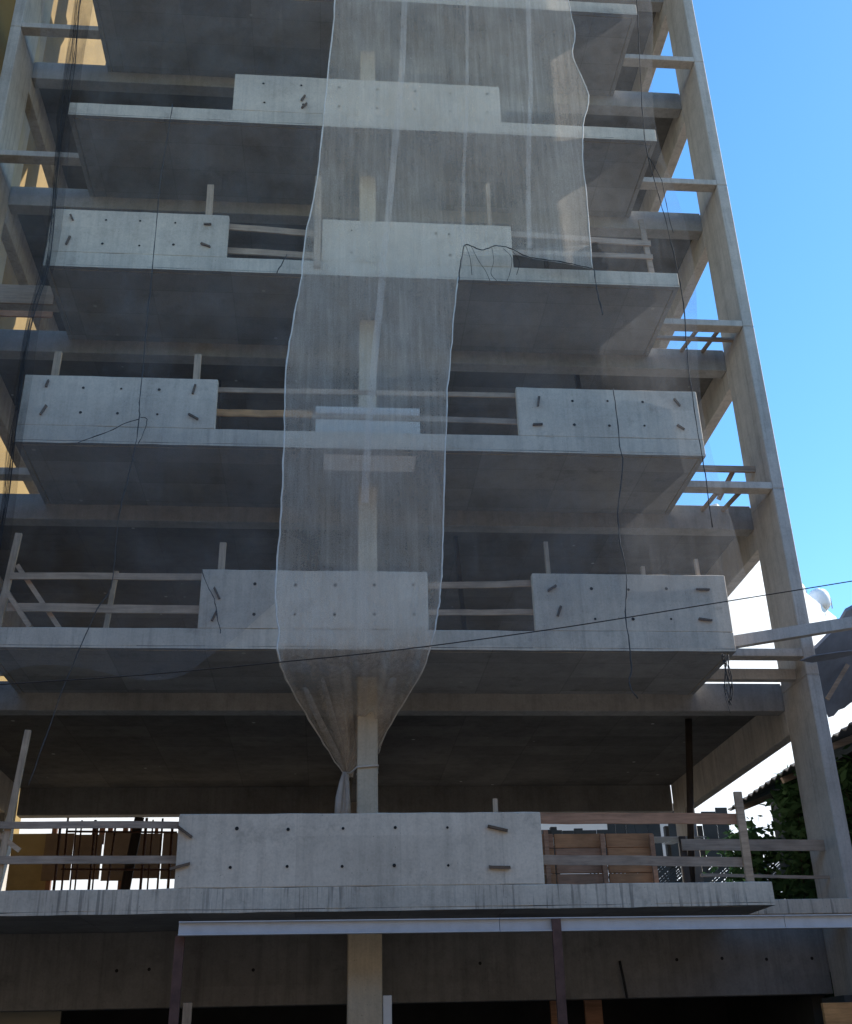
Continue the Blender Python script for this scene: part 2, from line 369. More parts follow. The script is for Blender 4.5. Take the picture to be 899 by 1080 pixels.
for k in range(1, 11):
    z = Z[k]
    # floor slab behind the frame line
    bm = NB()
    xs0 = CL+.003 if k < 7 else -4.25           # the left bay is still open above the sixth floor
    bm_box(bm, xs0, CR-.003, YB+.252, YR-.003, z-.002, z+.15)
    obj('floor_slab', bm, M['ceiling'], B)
    # balcony slab with a drip groove lip
    bm = NB()
    if k > 1:
        bm_box(bm, XL, XR, YF, YB-.003, z+.03, z+TH, bev=.006)
        bm_box(bm, XL, XR, YF, YF+.07, z, z+.029)                # outer lip
        bm_box(bm, XL, XL+.07, YF+.071, YB-.003, z, z+.029)
        bm_box(bm, XR-.07, XR, YF+.071, YB-.003, z, z+.029)
        bm_box(bm, XL+.09, XR-.09, YF+.09, YB-.003, z+.001, z+.029)
    else:
        bm_box(bm, XL, XR, YF, YB-.003, z+.03, z+TH, bev=.006)
        bm_box(bm, XL, XR, YF, YF+.07, z, z+.029)
        bm_box(bm, XL+.09, XR-.09, YF+.09, YB-.003, z+.001, z+.029)
        bm_box(bm, XR-.07, XR, YF+.071, YB-.003, z, z+.029)
    for f in bm.faces:
        if f.normal.z < -.5: f.material_index = 1
    rough(bm)
    bm.normal_update()
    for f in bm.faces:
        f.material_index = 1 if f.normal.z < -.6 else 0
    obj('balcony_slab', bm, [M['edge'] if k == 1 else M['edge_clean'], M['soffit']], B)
    # frame beam along the facade
    bm = NB()
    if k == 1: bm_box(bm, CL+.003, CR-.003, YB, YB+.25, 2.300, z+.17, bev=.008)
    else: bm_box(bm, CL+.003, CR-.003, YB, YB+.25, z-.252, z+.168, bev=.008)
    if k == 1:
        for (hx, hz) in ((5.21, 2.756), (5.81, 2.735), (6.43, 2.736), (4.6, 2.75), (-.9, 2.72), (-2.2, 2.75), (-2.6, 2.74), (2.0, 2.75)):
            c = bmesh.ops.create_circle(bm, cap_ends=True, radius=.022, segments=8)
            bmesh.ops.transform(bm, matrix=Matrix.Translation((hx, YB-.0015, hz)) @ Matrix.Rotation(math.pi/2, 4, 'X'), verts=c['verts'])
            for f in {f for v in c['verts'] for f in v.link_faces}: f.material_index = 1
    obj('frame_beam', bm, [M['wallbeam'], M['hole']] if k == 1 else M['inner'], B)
    # rear beam
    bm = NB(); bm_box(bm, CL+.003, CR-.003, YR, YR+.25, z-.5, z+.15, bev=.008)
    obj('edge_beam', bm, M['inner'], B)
    # side beams running back
    for (xa, xb) in ((CL-.187, CL-.001), (CR+.001, CR+.187)):
        if k >= 7 and xa < 0: continue
        bm = NB(); bm_box(bm, xa, xb, YB+.006, YR-.72, z-.60, z+.15, bev=.01)
        obj('side_beam', bm, M['frame'], B)
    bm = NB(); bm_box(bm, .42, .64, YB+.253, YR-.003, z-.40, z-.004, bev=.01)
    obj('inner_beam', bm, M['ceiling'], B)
    # light front ties between column and balcony
    if k >= 2:
        zz = z + (.27 if k == 2 else 0.0)
        bm = NB(); bm_box(bm, XR+.003, CR-.003, YC, YC+.2, zz, zz+.115, bev=.006)
        obj('tie_beam', bm, M['frame'], B)
        bm = NB(); bm_box(bm, CL+.003, XL-.003, YC, YC+.2, z, z+.115, bev=.006)
        obj('tie_beam', bm, M['frame'], B)
    if k == 2:
        bm = NB(); bm_box(bm, XR+.003, CR-.003, 14.72, 14.86, z+.04, z+.20, bev=.006)
        obj('tie_beam', bm, M['frame'], B)
    if k == 1:
        bm = NB(); bm_box(bm, XR+.003, 9.6, YC-.02, YC+.2, z, z+.18, bev=.008)
        obj('tie_beam', bm, M['edge'], B)
        bm = NB(); bm_box(bm, -8.0, XL-.003, YF, YB-.01, z, z+TH, bev=.006)
        obj('podium_edge', bm, M['edge'], B)

# end columns (deep fins), one storey at a time so that the pour joints show
zs = [0] + [Z[k] for k in range(1, 11)] + [33.2]
for (xa, xb) in ((CL-.187, CL), (CR, CR+.187)):
    bm = NB()
    for a, b in zip(zs, zs[1:]):
        bm_box(bm, xa, xb, YC, YB+.002, a+.006, b-.002 if b < 33 else b, bev=.012)
        bm_box(bm, xa+.006, xb-.006, YC+.006, YB-.004, b-.004, b+.008)
    obj('column', bm, M['frame'], B)
    bm = NB(); bm_box(bm, xa, xb, YR-.7, YR-.01, 0, 33.2, bev=.012)
    obj('column', bm, M['frame'], B)
# centre column
bm = NB()
bm_box(bm, .28, .70, 14.55, 14.95, 0, 3.186, bev=.012)
obj('column', bm, M['colc'], B)
for k in range(1, 10):
    bm = NB(); bm_box(bm, .385, .655, 14.52, 14.80, Z[k]+TH+.002, Z[k+1]-.003, bev=.01)
    obj('column', bm, M['colc'], B)
bm = NB(); bm_box(bm, .40, .66, YR-.5, YR-.01, 0, 33, bev=.01)
obj('column', bm, M['frame'], B)

# parapets cast on the balcony edge
PARA = {'1': (1, -1.728, 2.563), '2a': (2, -1.675, 1.270), '2b': (2, 2.670, XR), '3a': (3, XL, -1.640), '3b': (3, 2.632, XR),
        '4a': (4, XL, -1.650), '4b': (4, -.224, 2.728), '5': (5, -1.720, 2.703),
        '6': (6, -4.0, -1.5), '6b': (6, 1.0, 4.0), '7': (7, XL, -.4), '8': (8, -1.7, 2.7), '9': (9, XL, 0.0)}
for key, (k, xa, xb) in PARA.items():
    z = Z[k]
    bm = NB()
    bm_box(bm, xa, xb, YF+.001, YF+.105, z+TH+.002, z+PT+.02*(k == 1), bev=.008)
    rough(bm, .3, .004)
    for (hx, hz) in HOLES.get(key, []):
        c = bmesh.ops.create_circle(bm, cap_ends=True, radius=.019*random.uniform(.8, 1.25), segments=8)
        bmesh.ops.transform(bm, matrix=Matrix.Translation((hx, YF-.004, hz)) @ Matrix.Rotation(math.pi/2, 4, 'X'), verts=c['verts'])
        for f in {f for v in c['verts'] for f in v.link_faces}: f.material_index = 1
    p = obj('parapet', bm, [M['parapet'], M['hole']], B)
    for ((hx, hz), a) in CLEATS.get(key, []):
        bm = NB(); L = random.uniform(.19, .25)
        hh = .016
        if key != '1': L *= random.uniform(.5, .85); hh = .012
        vs = bm_box(bm, hx-L/2, hx+L/2, YF-.035, YF+.0005, hz-hh, hz+hh, rot=('Y', -a))
        for v in vs: v.co += Vector((random.uniform(-.006, .006), 0, random.uniform(-.006, .006)))
        obj('wooden_cleat', bm, M['cleat'], p)

# ---------------------------------------------------------------- timber guardrails
GR = 'timber guardrails across the balcony openings'
def guard(loc, label, rails, posts=(), braces=()):
    t = thing('timber_guardrail', loc, label, 'guardrail', GR)
    for (a, b, h, m) in rails:
        bm = NB(); a = Vector(a); b = Vector(b)
        n = 6; vs = []
        pts = [a.lerp(b, i/n) + Vector((0, random.uniform(-.004, .004), random.uniform(-.006, .006))) for i in range(n+1)]
        for q0, q1 in zip(pts, pts[1:]): bm_bar(bm, q0, q1, .026, h)
        bmesh.ops.remove_doubles(bm, verts=bm.verts[:], dist=.004)
        obj('rail', bm, M[m], t)
    for (a, b, w, m) in posts:
        bm = NB(); bm_bar(bm, a, b, w, .05, up=(0, 1, 0)); obj('post', bm, M[m], t)
    for (a, b, w, m) in braces:
        bm = NB(); bm_bar(bm, a, b, .03, w); obj('brace', bm, M[m], t)
    return t
YG = 13.575
guard((3.8, YG, 3.46), 'reddish brown timber guardrail right of the lowest long parapet, in front of the plywood panel',
      [((2.50, YG, 4.245), (5.08, YG, 4.222), .13, 'wood_red'), ((2.50, YG, 3.762), (5.05, YG, 3.705), .112, 'wood_gr')],
      [((5.075, YG-.045, 3.462), (5.08, YG-.045, 4.54), .095, 'wood')])
guard((5.7, 14.8, 3.46), 'grey timber guardrail between the lowest balcony end and the right column, plants behind',
      [((4.69, 14.8, 4.13), (6.66, 14.8, 4.10), .145, 'wood_gr'), ((4.9, 14.82, 3.742), (6.66, 14.82, 3.69), .04, 'wood_gr')],
      [((4.72, 14.84, 3.46), (4.72, 14.84, 4.24), .08, 'wood_dk')])
guard((-3.2, YG, 3.46), 'grey two-rail timber guardrail left of the lowest long parapet, red props behind it',
      [((-5.2, YG, 4.215), (-1.70, YG, 4.20), .08, 'wood_gr'), ((-5.2, YG, 3.825), (-1.70, YG, 3.803), .088, 'wood_gr')],
      [((-3.76, YG+.05, 3.462), (-3.64, YG+.05, 5.35), .07, 'woodz')],
      [((-4.3, YG+.05, 4.45), (-3.55, YG+.05, 3.93), .055, 'wood')])
guard((-3.0, YG, 6.62), 'pale two-rail timber guardrail with post and diagonal braces at the far left second balcony',
      [((-4.12, YG, 7.365), (-1.60, YG, 7.378), .09, 'wood'), ((-4.10, YG, 6.930), (-1.60, YG, 6.92), .112, 'wood')],
      [((-4.20, YG+.045, 6.616), (-4.11, YG+.045, 7.99), .085, 'woodz'), ((-3.20, 15.1, 6.616), (-3.10, 15.1, 8.1), .07, 'woodz')],
      [((-4.08, YG+.075, 7.55), (-3.42, YG+.075, 6.66), .06, 'wood'), ((-4.12, YG-.03, 7.12), (-3.78, YG-.03, 6.66), .06, 'wood')])
guard((2.0, YG, 6.62), 'two thin pale rails between the two parapets of the second balcony, right of the net',
      [((1.20, YG, 7.285), (2.75, YG, 7.338), .088, 'wood'), ((1.20, YG, 6.905), (2.75, YG, 6.93), .075, 'wood')])
guard((0.5, YG, 9.55), 'long two-rail timber guardrail between the third balcony parapets, with one bright orange plank at left',
      [((-1.70, YG, 10.278), (2.70, YG, 10.315), .075, 'wood'), ((-.42, YG, 9.885), (2.70, YG, 9.868), .085, 'wood_gr'),
       ((-1.70, YG-.03, 9.882), (-.30, YG-.03, 9.885), .105, 'wood_or')])
guard((-.9, YG, 12.55), 'short sagging two-rail timber guardrail at the fourth balcony, left of its middle parapet',
      [((-1.72, YG, 13.265), (-.16, YG, 13.165), .11, 'wood'), ((-1.72, YG, 12.80), (-.16, YG, 12.735), .11, 'wood')])
guard((4.0, YG, 12.55), 'faint grey two-rail guardrail at the right end of the fourth balcony below the net',
      [((2.66, YG, 13.32), (5.0, YG, 13.24), .10, 'wood_gr'), ((2.66, YG, 12.96), (5.0, YG, 12.97), .085, 'wood_gr')],
      [((4.97, YG+.04, 12.552), (4.90, YG+.04, 13.75), .08, 'wood_gr')])

# loose uprights behind or on the parapets
GP = 'loose timber uprights at the parapets'
for (x, y, z0, z1, w, lean, lab) in [
        (-1.965, 13.57, 12.552, 14.07, .10, -.02, 'pale timber upright sticking up behind the left parapet of the fourth balcony'),
        (-1.955, 13.57, 9.553, 10.86, .095, -.01, 'pale timber upright sticking up behind the left parapet of the third balcony'),
        (-1.445, 13.57, 6.616, 7.87, .085, .01, 'pale timber upright behind the second balcony parapet, left of the net'),
        (2.935, 13.57, 6.616, 7.95, .055, -.02, 'thin timber upright behind the left end of the right parapet on the second balcony'),
        (-.285, 13.40, 12.40, 14.18, .10, -.01, 'long timber upright nailed to the fourth slab edge beside the net hem'),
        (2.415, 13.57, 12.552, 14.33, .065, .01, 'timber upright seen through the net behind the middle parapet of the fourth balcony'),
        (2.04, 13.57, 3.46, 4.48, .055, 0, 'short stub of timber just above the lowest long parapet'),
        (5.00, 13.57, 6.616, 7.72, .05, -.01, 'short timber stub above the right end of the right parapet, second balcony'),
        (4.22, 13.57, 6.616, 7.60, .05, .01, 'tiny timber stub over the middle of the right parapet, second balcony'),
        (-3.99, 13.70, 9.553, 10.93, .10, .02, 'timber upright behind the outer end of the left parapet, third balcony')]:
    bm = NB(); bm_bar(bm, (x, y, z0), (x+lean, y, z1), w, .05, up=(0, 1, 0))
    tag(obj('timber_post', bm, M['woodz']), lab, 'post', GP)

# ---------------------------------------------------------------- bits on the floors
bm = NB(); bm_box(bm, -.262, 1.272, 14.0, 14.05, 9.56, 10.313, bev=.004)
tag(obj('insulation_board', bm, M['board']), 'pale grey board standing behind the guardrail of the third balcony, seen through the net', 'board')
bm = NB(); bm_box(bm, -.13, 1.165, 13.61, 14.05, 9.262, 9.2815, bev=.003)
tag(obj('soffit_board', bm, M['board2']), 'pale rectangular board fixed under the third balcony slab, seen through the net', 'board')

t = thing('formwork_stack', (3.4, 15.0, 3.46), 'orange brown shuttering planks stacked on edge right of the lowest long parapet', 'planks')
zz = 3.462
for r_ in range(5):
    h = random.uniform(.15, .20)
    for (xa, xb) in ((2.35, 3.02), (3.03, 3.72), (3.73, 4.36)):
        bm = NB(); d = random.uniform(0, .035); e = random.uniform(-.02, .03)
        bm_box(bm, xa, xb-.012+(e if xb > 4.3 else 0), 15.0-d, 15.05-d, zz, zz+h-.010, bev=.004)
        obj('plank', bm, M[random.choice(('ply', 'ply', 'wood_red'))], t)
    zz += h
for xx in (2.9, 3.66, 4.33):
    bm = NB(); bm_box(bm, xx-.03, xx+.03, 14.90, 14.955, 3.464, zz+random.uniform(-.05, .04), bev=.003); obj('batten', bm, M['wood_red'], t)

bm = NB()
n = 16
for i in range(n):
    x0 = 3.0 + i*.18
    bm_bar(bm, (x0, 17.0, 4.62), (x0+.02, 18.2, 4.72+.02*(i % 2)), .18, .012)
tag(obj('metal_sheet', bm, M['galv']), 'grey corrugated metal sheet lying behind the brown plywood panel', 'sheet')

bm = NB(); bm_tube(bm, [(5.47, 17.2, 3.36), (5.62, 16.6, 6.34)], .055, 8)
tag(obj('timber_prop', bm, M['wood_dk']), 'dark slanting round prop under the second floor near the right column', 'prop')
for (x, y, z0, z1, lab) in [(-1.85, 16.4, 9.435, 12.27, 'faint timber prop on the open third floor behind the left timber upright'),
                            (4.35, 15.9, 9.435, 12.27, 'dark timber prop behind the right parapet of the third balcony'),
                            (2.15, 16.2, 6.50, 9.27, 'dim leaning timber prop on the open second floor right of the net'),
                            (4.1, 16.4, 12.435, 15.3, 'dim timber prop on the open fourth floor behind the faint grey guardrail')]:
    bm = NB(); bm_bar(bm, (x, y, z0), (x-.14, y+.05, z1), .07, .09, up=(0, 1, 0))
    tag(obj('timber_prop', bm, M['wood_dk']), lab, 'prop', 'timber props on the open floors')
# void formwork left in the right bay
def lattice(loc, label, bars):
    t = thing('formwork_grid', loc, label, 'formwork', 'formwork grids in the right bay')
    for a, b, w, h in bars:
        bm = NB(); bm_bar(bm, a, b, w, h); obj('bearer', bm, M['wood_gr'], t)
lattice((6, 14.85, 12.3), 'timber formwork bars left in the right bay of the fourth floor, sky between them',
        [((XR, 14.86, 12.34), (CR, 14.86, 12.34), .07, .05), ((6.0, 14.60, 12.40), (5.9, 15.3, 12.40), .05, .05), ((6.36, 14.60, 12.40), (6.27, 15.3, 12.40), .05, .05)])
lattice((6, 14.9, 9.3), 'timber formwork bars left in the right bay of the third floor, sky between them',
        [((XR, 14.9, 9.89), (CR, 14.9, 9.89), .05, .10), ((5.90, 14.60, 9.36), (5.85, 15.3, 9.36), .05, .05), ((6.25, 14.60, 9.36), (6.18, 15.3, 9.36), .05, .05),
         ((6.35, 14.93, 9.95), (6.10, 15.2, 9.50), .05, .06)])
# planks in the left bay, fourth floor
GL = 'shuttering planks in the left bay'
bm = NB(); bm_box(bm, CL+.01, -4.312, 14.20, 14.24, 12.155, 12.50, bev=.004)
tag(obj('shuttering_plank', bm, M['wood_gr']), 'wide grey shuttering plank across the left bay at the fourth floor', 'plank', GL)
bm = NB(); bm_box(bm, CL+.01, -4.312, 14.26, 14.30, 11.955, 12.06, bev=.004)
tag(obj('shuttering_plank', bm, M['wood_red']), 'narrow pinkish plank just below the wide grey plank in the left bay', 'plank', GL)

# ---------------------------------------------------------------- sloping beam and sheeting at the right
bm = NB(); bm_bar(bm, (5.315, 13.95, 6.63), (9.0, 13.95, 7.25), .12, .155)
tag(obj('sloping_beam', bm, M['frame']), 'grey beam sloping up to the right from the second balcony end across the right column', 'beam')
t = thing('lean_to_roof', (8.4, 14.6, 6.2), 'dark lean-to roof with rafters tucked behind the right column under the sloping beam', 'roof')
bm = NB()
top = [(6.842, 14.556, 6.74), (6.946, 14.55, 6.807), (7.166, 14.484, 7.0), (7.291, 14.419, 7.135), (7.377, 14.326, 7.275), (7.907, 14.369, 7.547), (8.856, 14.461, 8.019), (9.651, 15.253, 7.737), (9.302, 15.808, 7.004),
       (8.208, 15.661, 6.497), (7.941, 15.619, 6.38), (7.805, 15.614, 6.305), (7.708, 15.626, 6.235), (7.601, 15.599, 6.198), (7.527, 15.634, 6.121), (7.421, 15.607, 6.084), (6.996, 14.983, 6.425)]
lo = [bm.verts.new(p) for p in top]; hi = [bm.verts.new((p[0], p[1]+.02, p[2]+.05)) for p in top]
bm.faces.new(lo); bm.faces.new(hi[::-1])
for i in range(len(top)):
    j = (i+1) % len(top); bm.faces.new((lo[i], hi[i], hi[j], lo[j]))
obj('roof_sheet', bm, M['tarp'], t)
for (a, b) in (((7.18, 15.02, 6.19), (7.56, 14.96, 6.69)), ((7.9, 15.5, 6.28), (8.2, 14.5, 7.45)), ((8.9, 15.5, 6.75), (9.2, 14.5, 7.9))):
    bm = NB(); bm_bar(bm, a, b, .04, .06); obj('rafter', bm, M['wood_gr'], t)
bm = NB()
tri = [(6.498, 14.2, 6.486), (6.668, 14.13, 6.532), (7.051, 14.141, 6.593), (7.648, 14.207, 6.676), (7.387, 14.30, 6.62), (7.047, 14.30, 6.545), (6.716, 14.30, 6.492)]
lo = [bm.verts.new(p) for p in tri]; hi = [bm.verts.new((p[0], p[1]+.004, p[2]+.012)) for p in tri]
bm.faces.new(lo); bm.faces.new(hi[::-1])
for i in range(7): bm.faces.new((lo[i], hi[i], hi[(i+1) % 7], lo[(i+1) % 7]))
obj('eave_sheet', bm, M['tarp'], t)

# ---------------------------------------------------------------- debris net
def interp(tab, z):
    """x, y of a polyline sorted by falling z"""
    if z >= tab[0][2]: a, b = tab[0], tab[1]
    elif z <= tab[-1][2]: return tab[-1][0], tab[-1][1]
    else:
        for a, b in zip(tab, tab[1:]):
            if a[2] >= z >= b[2]: break
    t = (a[2]-z)/max(1e-6, a[2]-b[2])
    return a[0]+(b[0]-a[0])*t, a[1]+(b[1]-a[1])*t
Tl = smooth_pts(NET_LEFT, 3); Tr = smooth_pts(NET_RIGHT_LO, 3); Tu = smooth_pts(NET_RIGHT_UP, 3); Tb = smooth_pts(BAND2, 3)
topz = 22.0
def lx(z): return (Tl[0][0]+.02*(z-Tl[0][2]), 13.22) if z > Tl[0][2] else interp(Tl, z)
def ux(z): return (Tu[0][0], 13.22) if z > Tu[0][2] else interp(Tu, z)
def bx(z): return (Tb[0][0], 13.22) if z > Tb[0][2] else interp(Tb, z)
def rx(z): return interp(Tr, z)
ztear = 12.62
def ripple(x, z): return .035*math.sin(2.3*x+.25*z) + .018*math.sin(6.1*x-.4*z+1) + .012*math.sin(1.7*z)
NT = thing('debris_net', (1.2, 13.2, 5.1), 'long pale translucent debris net hanging mid facade, tied to the central column', 'safety net')
bm = NB()
zl = [topz - i*(topz-ztear)/70 for i in range(71)]
zl2 = [ztear - .12*i for i in range(1, 60)]; zl2 = [z for z in zl2 if z > 6.3] + [6.2, 6.1, 6.0, 5.93, 5.87, 5.8, 5.72, 5.64, 5.56, 5.48, 5.4, 5.32, 5.24, 5.15]
na, nb_ = 48, 14
rows = []
for z in zl + zl2:
    xl, yl = lx(z)
    if z >= ztear: xr, yr = bx(z)
    elif z > Tr[0][2]:
        t = (ztear-z)/(ztear-Tr[0][2]); b0 = bx(ztear); xr = b0[0]+(rx(z)[0]-b0[0])*t; yr = 13.22
    elif z >= Tr[-1][2]: xr, yr = rx(z)
    else:
        t = (Tr[-1][2]-z)/(Tr[-1][2]-5.10); xr = Tr[-1][0]+(.26-Tr[-1][0])*t; yr = Tr[-1][1]+.1*t
    amp = 1.0 if z > 6.3 else .8
    R = []
    for i in range(na+1):
        t = i/na; x = xl+(xr-xl)*t; y = yl+(yr-yl)*t - .0
        y += ripple(x, z)*amp*min(1, (z-5.0))
        q = max(0.0, min(1, (6.75-z)/1.2))
        y += .09*q*(math.sin(t*31+2*math.sin(z*2))+.6*math.sin(t*57+z*3))*(1 if z < 6.3 else .35)
        y += .012*math.sin(t*23+z*1.9)+.010*math.sin(9*x+5*z)
        if z < 6.34 and y < 13.24: y = max(y, 13.2)
        R.append(bm.verts.new((x, y, z)))
    rows.append(R)
for A, C in zip(rows, rows[1:]):
    for i in range(na): 
        f = bm.faces.new((A[i], A[i+1], C[i+1], C[i])); f.smooth = True
# right hand upper part
tear = smooth_pts(TEAR, 4)
def tearz(x):
    if x <= tear[0][0]: return tear[0][2]
    for a, b in zip(tear, tear[1:]):
        if a[0] <= x <= b[0]: return a[2]+(b[2]-a[2])*(x-a[0])/max(1e-6, b[0]-a[0])
    return tear[-1][2]
prev = None
for z in zl:
    x0, _ = bx(z); x1, _ = ux(z); R = []
    for i in range(nb_+1):
        x = x0+(x1-x0)*i/nb_
        R.append(bm.verts.new((x, 13.22+ripple(x, z), z)))
    R[0].co = rows[zl.index(z)][na].co
    if prev:
        for i in range(nb_):
            f = bm.faces.new((prev[i], prev[i+1], R[i+1], R[i])); f.smooth = True
    prev = R
R = []
x0, x1 = bx(ztear)[0], ux(12.42)[0]
for v in prev: R.append(bm.verts.new((v.co.x, v.co.y, min(ztear-.005, tearz(v.co.x)))))
for i in range(nb_):
    f = bm.faces.new((prev[i], prev[i+1], R[i+1], R[i])); f.smooth = True
bmesh.ops.remove_doubles(bm, verts=bm.verts[:], dist=.0008)
obj('netting', bm, M['net'], NT, recalc=False)

def band(tab, w, ztop=True, zoff=0):
    pts = smooth_pts(tab, 4)
    if ztop: pts = [Vector((pts[0].x, pts[0].y, topz))] + pts
    bm = NB(); pr_ = None
    for p in pts:
        y = 13.22 + ripple(p.x, p.z) - .006
        a = bm.verts.new((p.x-w/2, y, p.z)); b = bm.verts.new((p.x+w/2, y-.001, p.z))
        if pr_: bm.faces.new((pr_[0], pr_[1], b, a)).smooth = True
        pr_ = (a, b)
    return obj('seam_band', bm, M['band'], NT, recalc=False)
band(BAND1, .10); band(BAND2, .055); band(BAND3, .075)
tailseam = [(.30, 13.9, 6.2), (.28, 14.2, 6.0), (.27, 14.5, 5.75), (.29, 14.8, 5.4)]
def hem(pts, r, mat='hem', top=False, follow=True):
    pts = smooth_pts(pts, 4)
    if top: pts = [Vector((pts[0].x, pts[0].y, topz))] + pts
    q = []
    for p in pts:
        y = p.y + (ripple(p.x, p.z)*min(1, p.z-5.0) if follow else 0)
        q.append((p.x+random.uniform(-.008, .008), y-.006+random.uniform(-.006, .006), p.z))
    bm = NB(); bm_tube(bm, q, r, 5, jitter=.25)
    return obj('hem', bm, M[mat], NT)
hem(NET_LEFT, .012, top=True)
hem(NET_RIGHT_UP, .009, top=True)
hem(NET_RIGHT_LO, .011)
hem(TEAR, .008, 'cord')
bm = NB()
for q in ([(2.364, 13.2, 12.724), (2.381, 13.2, 12.47), (2.326, 13.2, 12.234), (2.405, 13.2, 12.095)], [(2.539, 13.2, 12.714), (2.66, 13.2, 12.537), (2.615, 13.2, 12.247), (2.563, 13.2, 12.102)],
          [(2.045, 13.2, 12.746), (2.149, 13.2, 12.46), (2.242, 13.2, 12.284), (2.304, 13.2, 12.091)], [(1.958, 13.2, 12.761), (2.021, 13.2, 12.509), (2.036, 13.2, 12.186)], [(2.682, 13.2, 12.666), (2.773, 13.2, 12.47), (2.714, 13.2, 12.215)]):
    bm_tube(bm, smooth_pts(q, 4), .004, 4, jitter=.3)
obj('torn_thread', bm, M['cord'], NT)
for q in (
        [(0.222, 13.6, 6.147), (0.235, 14.2, 5.957), (0.26, 14.7, 5.715), (0.294, 15.0, 5.404), (0.311, 15.1, 5.131)],
        [(-0.089, 13.6, 6.02), (0.013, 14.2, 5.828), (0.121, 14.7, 5.585), (0.23, 15.0, 5.34), (0.298, 15.1, 5.131)],
        [(0.452, 13.6, 6.212), (0.46, 14.2, 5.957), (0.413, 14.7, 5.676), (0.359, 15.0, 5.365), (0.324, 15.1, 5.131)],
        [(0.053, 13.6, 6.21), (0.111, 14.2, 5.957), (0.197, 14.7, 5.65), (0.269, 15.0, 5.34), (0.311, 15.1, 5.106)],
        [(0.815, 13.6, 6.024), (0.785, 14.2, 5.894), (0.733, 14.7, 5.715), (0.695, 15.0, 5.6), (0.673, 15.1, 5.495)],
        [(0.695, 13.6, 6.213), (0.685, 14.2, 5.958), (0.682, 14.7, 5.715), (0.681, 15.0, 5.534), (0.672, 15.1, 5.429)],
        [(-0.301, 13.6, 5.895), (-0.145, 14.2, 5.701), (0.047, 14.7, 5.456), (0.18, 15.0, 5.275), (0.286, 15.1, 5.106)]):
    bm = NB(); p_ = smooth_pts(q, 4); w_ = random.uniform(.03, .07); pr_ = None
    for k, v in enumerate(p_):
        ww = w_*(.25+.9*math.sin(math.pi*min(1, .15+.8*k/len(p_))))
        row = [bm.verts.new((v.x-ww, v.y+.02, v.z)), bm.verts.new((v.x, v.y-.02, v.z)), bm.verts.new((v.x+ww, v.y+.02, v.z))]
        if pr_:
            for i in (0, 1): bm.faces.new((pr_[i], pr_[i+1], row[i+1], row[i])).smooth = True
        pr_ = row
    obj('gathered_fold', bm, M['band'], NT, recalc=False)
bm = NB(); bm_tube(bm, [(.25, 15.1, 5.16), (.30, 14.75, 5.08), (.38, 14.50, 5.10), (.66, 14.50, 5.12), (.67, 14.82, 5.10), (.38, 14.82, 5.08)], .012, 5)
obj('tie_cord', bm, M['hem'], NT)
bm = NB()
for q in ([(.22, 15.0, 5.15), (.19, 14.96, 5.0), (.16, 14.95, 4.8), (.15, 14.95, 4.55)], [(.26, 15.0, 5.15), (.27, 14.97, 4.9), (.27, 14.96, 4.55)], [(.24, 15.0, 5.15), (.22, 14.98, 4.8), (.21, 14.96, 4.55)]):
    bm_tube(bm, q, [.02, .035, .05, .06][:len(q)], 6, jitter=.2)
obj('loose_tail', bm, M['hem'], NT)

# ---------------------------------------------------------------- dark cords of the old netting
GC = 'dark cords of old netting hanging over the facade'
def cord(pts, r, label, mat='cord', name='loose_rope', k=4, wob=.006, cat='cord'):
    p = smooth_pts(pts, k)
    p = [Vector((v.x+random.uniform(-wob, wob), v.y+random.uniform(-wob, wob)*.5, v.z)) for v in p]
    bm = NB(); bm_tube(bm, p, r, 5, jitter=.35)
    return tag(obj(name, bm, M[mat]), label, cat, GC)
cord(C_LEFT_SEAM, .007, 'long thin dark cord falling across the left parapets to the lowest floor', 'cord_grey')
cord(C_BRANCH, .006, 'short dark cord slanting down to the left over the third balcony left parapet')
cord(C_BRANCH2, .005, 'little curled dark cord end at the middle of the third balcony left parapet')
cord(C_RIGHT, .0075, 'thick dark cord hanging past the right ends of the upper balconies beside the right column')
cord(C_RIGHT2, .006, 'thin second dark cord beside the thick one at the fifth floor right tie beam')
bm = NB()
for s_ in range(9):
    p_ = smooth_pts(C_RIGHT_LOW, 5); ph = random.uniform(0, 6); sp = random.uniform(-.05, .05); n_ = random.randint(8, len(p_))
    bm_tube(bm, [(v.x+sp+.02*math.sin(i*.8+ph), v.y+.03*math.sin(i*.6+ph), v.z+random.uniform(-.01, .01)) for i, v in enumerate(p_[:n_])], random.choice((.003, .005, .007)), 4, jitter=.4)
tag(obj('torn_rag', bm, M['cord']), 'short thick dark rag of net hanging below the right end of the second balcony', 'net')
cord(C_RIGHT_SEAM, .008, 'dark cord falling over the right parapets of the third and second balconies', 'cord_grey')
cord(C_SHORT, .009, 'short dark cord hanging from the right bottom corner of the wide net', 'cord_grey')
cord(C_MIDLEFT, .006, 'dark cord crossing the left end of the second balcony middle parapet')
cord(C_SLAB4, .007, 'short slanting dark cord over the fourth slab edge just left of the net')
